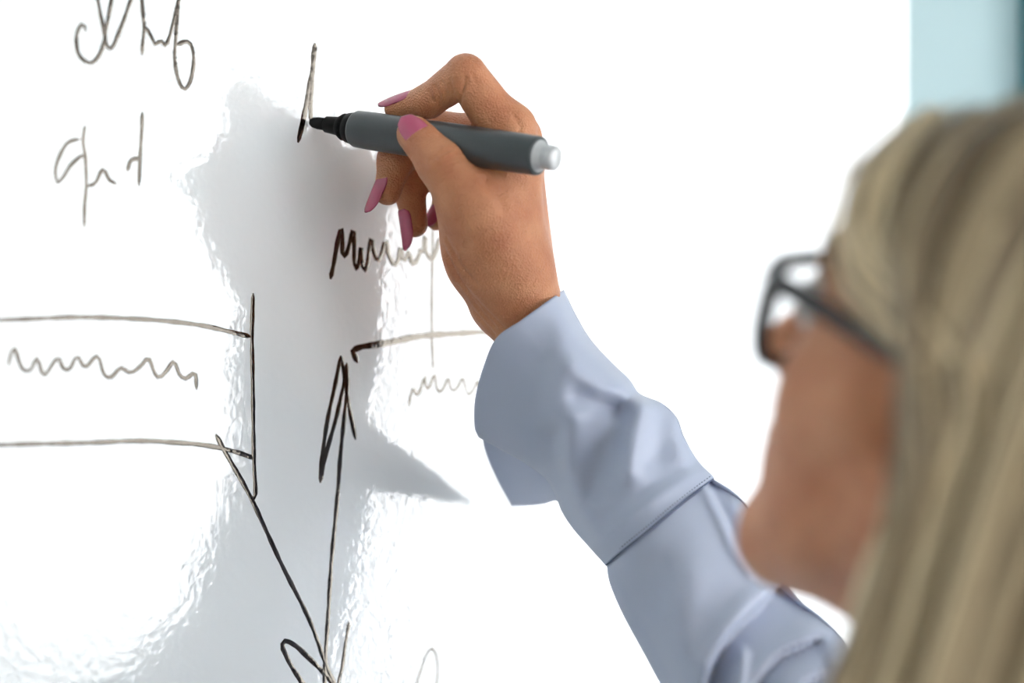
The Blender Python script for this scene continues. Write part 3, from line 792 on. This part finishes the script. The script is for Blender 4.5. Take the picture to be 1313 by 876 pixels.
def guide(t, n=34):
    t = min(max(t, 0), 4.999); i = int(t); f_ = t - i
    g = [G[max(i - 1, 0)], G[i], G[i + 1], G[min(i + 2, 5)]]
    q = 0.5 * (2 * g[1] + (g[2] - g[0]) * f_ + (2 * g[0] - 5 * g[1] + 4 * g[2] - g[3]) * f_ ** 2 + (3 * g[1] - g[0] - 3 * g[2] + g[3]) * f_ ** 3)
    return catmull(q, n)
parts = []; tones = []
cen = np.array([-.012, 0, .02])
def addlock(path, wid, flat, tone, n=7):
    outv = path - cen; outv[:, 2] *= .5; outv /= np.linalg.norm(outv, axis=1)[:, None]
    wpath = HL(path); ow = outv @ (HB / HS).T
    m_ = len(path); s_ = np.linspace(0, 1, m_)
    rad = wid * HS * (np.clip(s_ * 9, .45, 1)) * (1 - .55 * np.clip((s_ - .72) / .28, 0, 1) ** 2)
    V, Fc = tube(wpath, rad, n, (ow, flat)); parts.append((V, Fc)); tones.append(np.clip(np.repeat(tone + .34 * (s_ - .42), n), 0, 1))
for s in (-1, 1):
    # under layer: closed sheet of the hair mass
    nu_ = 44
    sheet = np.array([guide(t, 34) for t in np.linspace(0, 4.999, nu_)])
    inner = sheet.copy(); c_ = cen[None, None]; inner = c_ + (inner - c_) * np.array([.965, .95, .972])
    for k_, A in enumerate((inner, c_ + (inner - c_) * .955)):
        B = A.copy(); B[..., 1] *= s
        V = HL(B.reshape(-1, 3)); Fc = []
        for a in range(nu_ - 1):
            for b in range(33):
                q = (a * 34 + b, a * 34 + b + 1, (a + 1) * 34 + b + 1, (a + 1) * 34 + b)
                Fc.append(q if (s > 0) ^ (k_ == 1) else q[::-1])
        parts.append((V, Fc)); tones.append(np.full(len(V), .25))
    for k in range(120):
        t = (k + rng.uniform(-.4, .4)) / 119 * 4.999
        g = guide(t); g = cen + (g - cen) * rng.uniform(.972, 1.018)
        wob = rng.normal(0, .0018, (6, 3)); wob[0] = 0
        g = g + catmull(np.cumsum(wob, 0), 34); g[:, 1] *= s
        tone = .62 + .22 * math.sin(k * .42 + s) + rng.normal(0, .14) + (.30 if t < .8 else 0) - (.30 if 1.0 < t < 2.3 else 0)
        addlock(g, rng.uniform(.0042, .0078), .42, tone)
    for k in range(150):
        t = rng.uniform(0, 4.999)
        g = guide(t); g = cen + (g - cen) * rng.uniform(1.0, 1.03)
        g = g + catmull(np.cumsum(rng.normal(0, .002, (6, 3)), 0), 34); g[:, 1] *= s
        addlock(g, rng.uniform(.0008, .0016), .8, .5 + rng.normal(0, .22), 4)
V, Fc = join(parts)
hair = mesh_obj('hair', V, Fc, M['hair'], person)
at_ = hair.data.attributes.new('tone', 'FLOAT', 'POINT'); at_.data.foreach_set('value', np.concatenate(tones).astype(np.float32))

# ------------------------------------------------------------------ glasses
gl = empty('eyeglasses', HL((.10, 0, .01))); tag(gl, 'black framed eyeglasses worn on the face', 'glasses')
def rimcurve(s, k=1.0):
    pts = [(-.026, .0185), (-.012, .0215), (.010, .0215), (.027, .020), (.0295, .010), (.0275, -.008), (.019, -.0205), (.002, -.0240), (-.014, -.0215), (-.0245, -.009), (-.0275, .008), (-.026, .0185)]
    out = []
    for a, b in pts:
        a, b = a * k, b * k
        a *= .95; y = s * (.0350 + a); f = .0970 - (.0350 + a) * .10 - .05 * max(0, .0350 + a - .04) + b * .10
        out.append((f, y, b + .0035))
    return catmull(out, 70)
for s in (-1, 1):
    c = rimcurve(s); w_ = HL(c)
    nf = np.tile(hf, (len(w_), 1))
    V, Fc = tube(w_, .0027, 10, (nf, 1.4)); mesh_obj('rim', V, Fc, M['spec'], gl)
    li = HL(rimcurve(s, .97)); cc = li.mean(0)
    V = np.vstack([li + hf * .0006, cc[None] + hf * .0012, li - hf * .0006, cc[None] - hf * .0]); n_ = len(li); Fc = []
    for i in range(n_ - 1):
        Fc.append((i, i + 1, n_)); Fc.append((n_ + 1 + i + 1, n_ + 1 + i, 2 * n_ + 1)); Fc.append((i, n_ + 1 + i, n_ + 2 + i, i + 1))
    mesh_obj('lens', V, Fc, M['lens'], gl)
    tp = catmull([(.091, .0630 * s, .0175), (.087, .0680 * s, .0180), (.070, .0705 * s, .0185), (.030, .0745 * s, .017), (-.008, .0790 * s, .014), (-.030, .0825 * s, -.006), (-.040, .0820 * s, -.024)], 40)
    nf = np.tile(hr * s, (40, 1))
    V, Fc = tube(HL(tp), np.linspace(.0042, .0024, 40), 8, (nf, .42)); mesh_obj('temple', V, Fc, M['spec'], gl)
    V, Fc = tube(HL(catmull([(.0945, .0605 * s, .0180), (.090, .0645 * s, .0178)], 6)), .0036, 8); mesh_obj('hinge', V, Fc, M['spec_clear'], gl)
    V, Fc = tube(HL(catmull([(.1035, .0115 * s, .004), (.099, .0125 * s, -.002), (.097, .0130 * s, -.007)], 8)), [.0012, .0018, .0024, .0028, .0028, .0024, .0018, .001], 8); mesh_obj('nose_pad', V, Fc, M['spec_clear'], gl)
V, Fc = tube(HL(catmull([(.1035, -.0105, .014), (.1075, -.004, .0175), (.1075, .004, .0175), (.1035, .0105, .014)], 16)), .0019, 8); mesh_obj('bridge', V, Fc, M['spec'], gl)
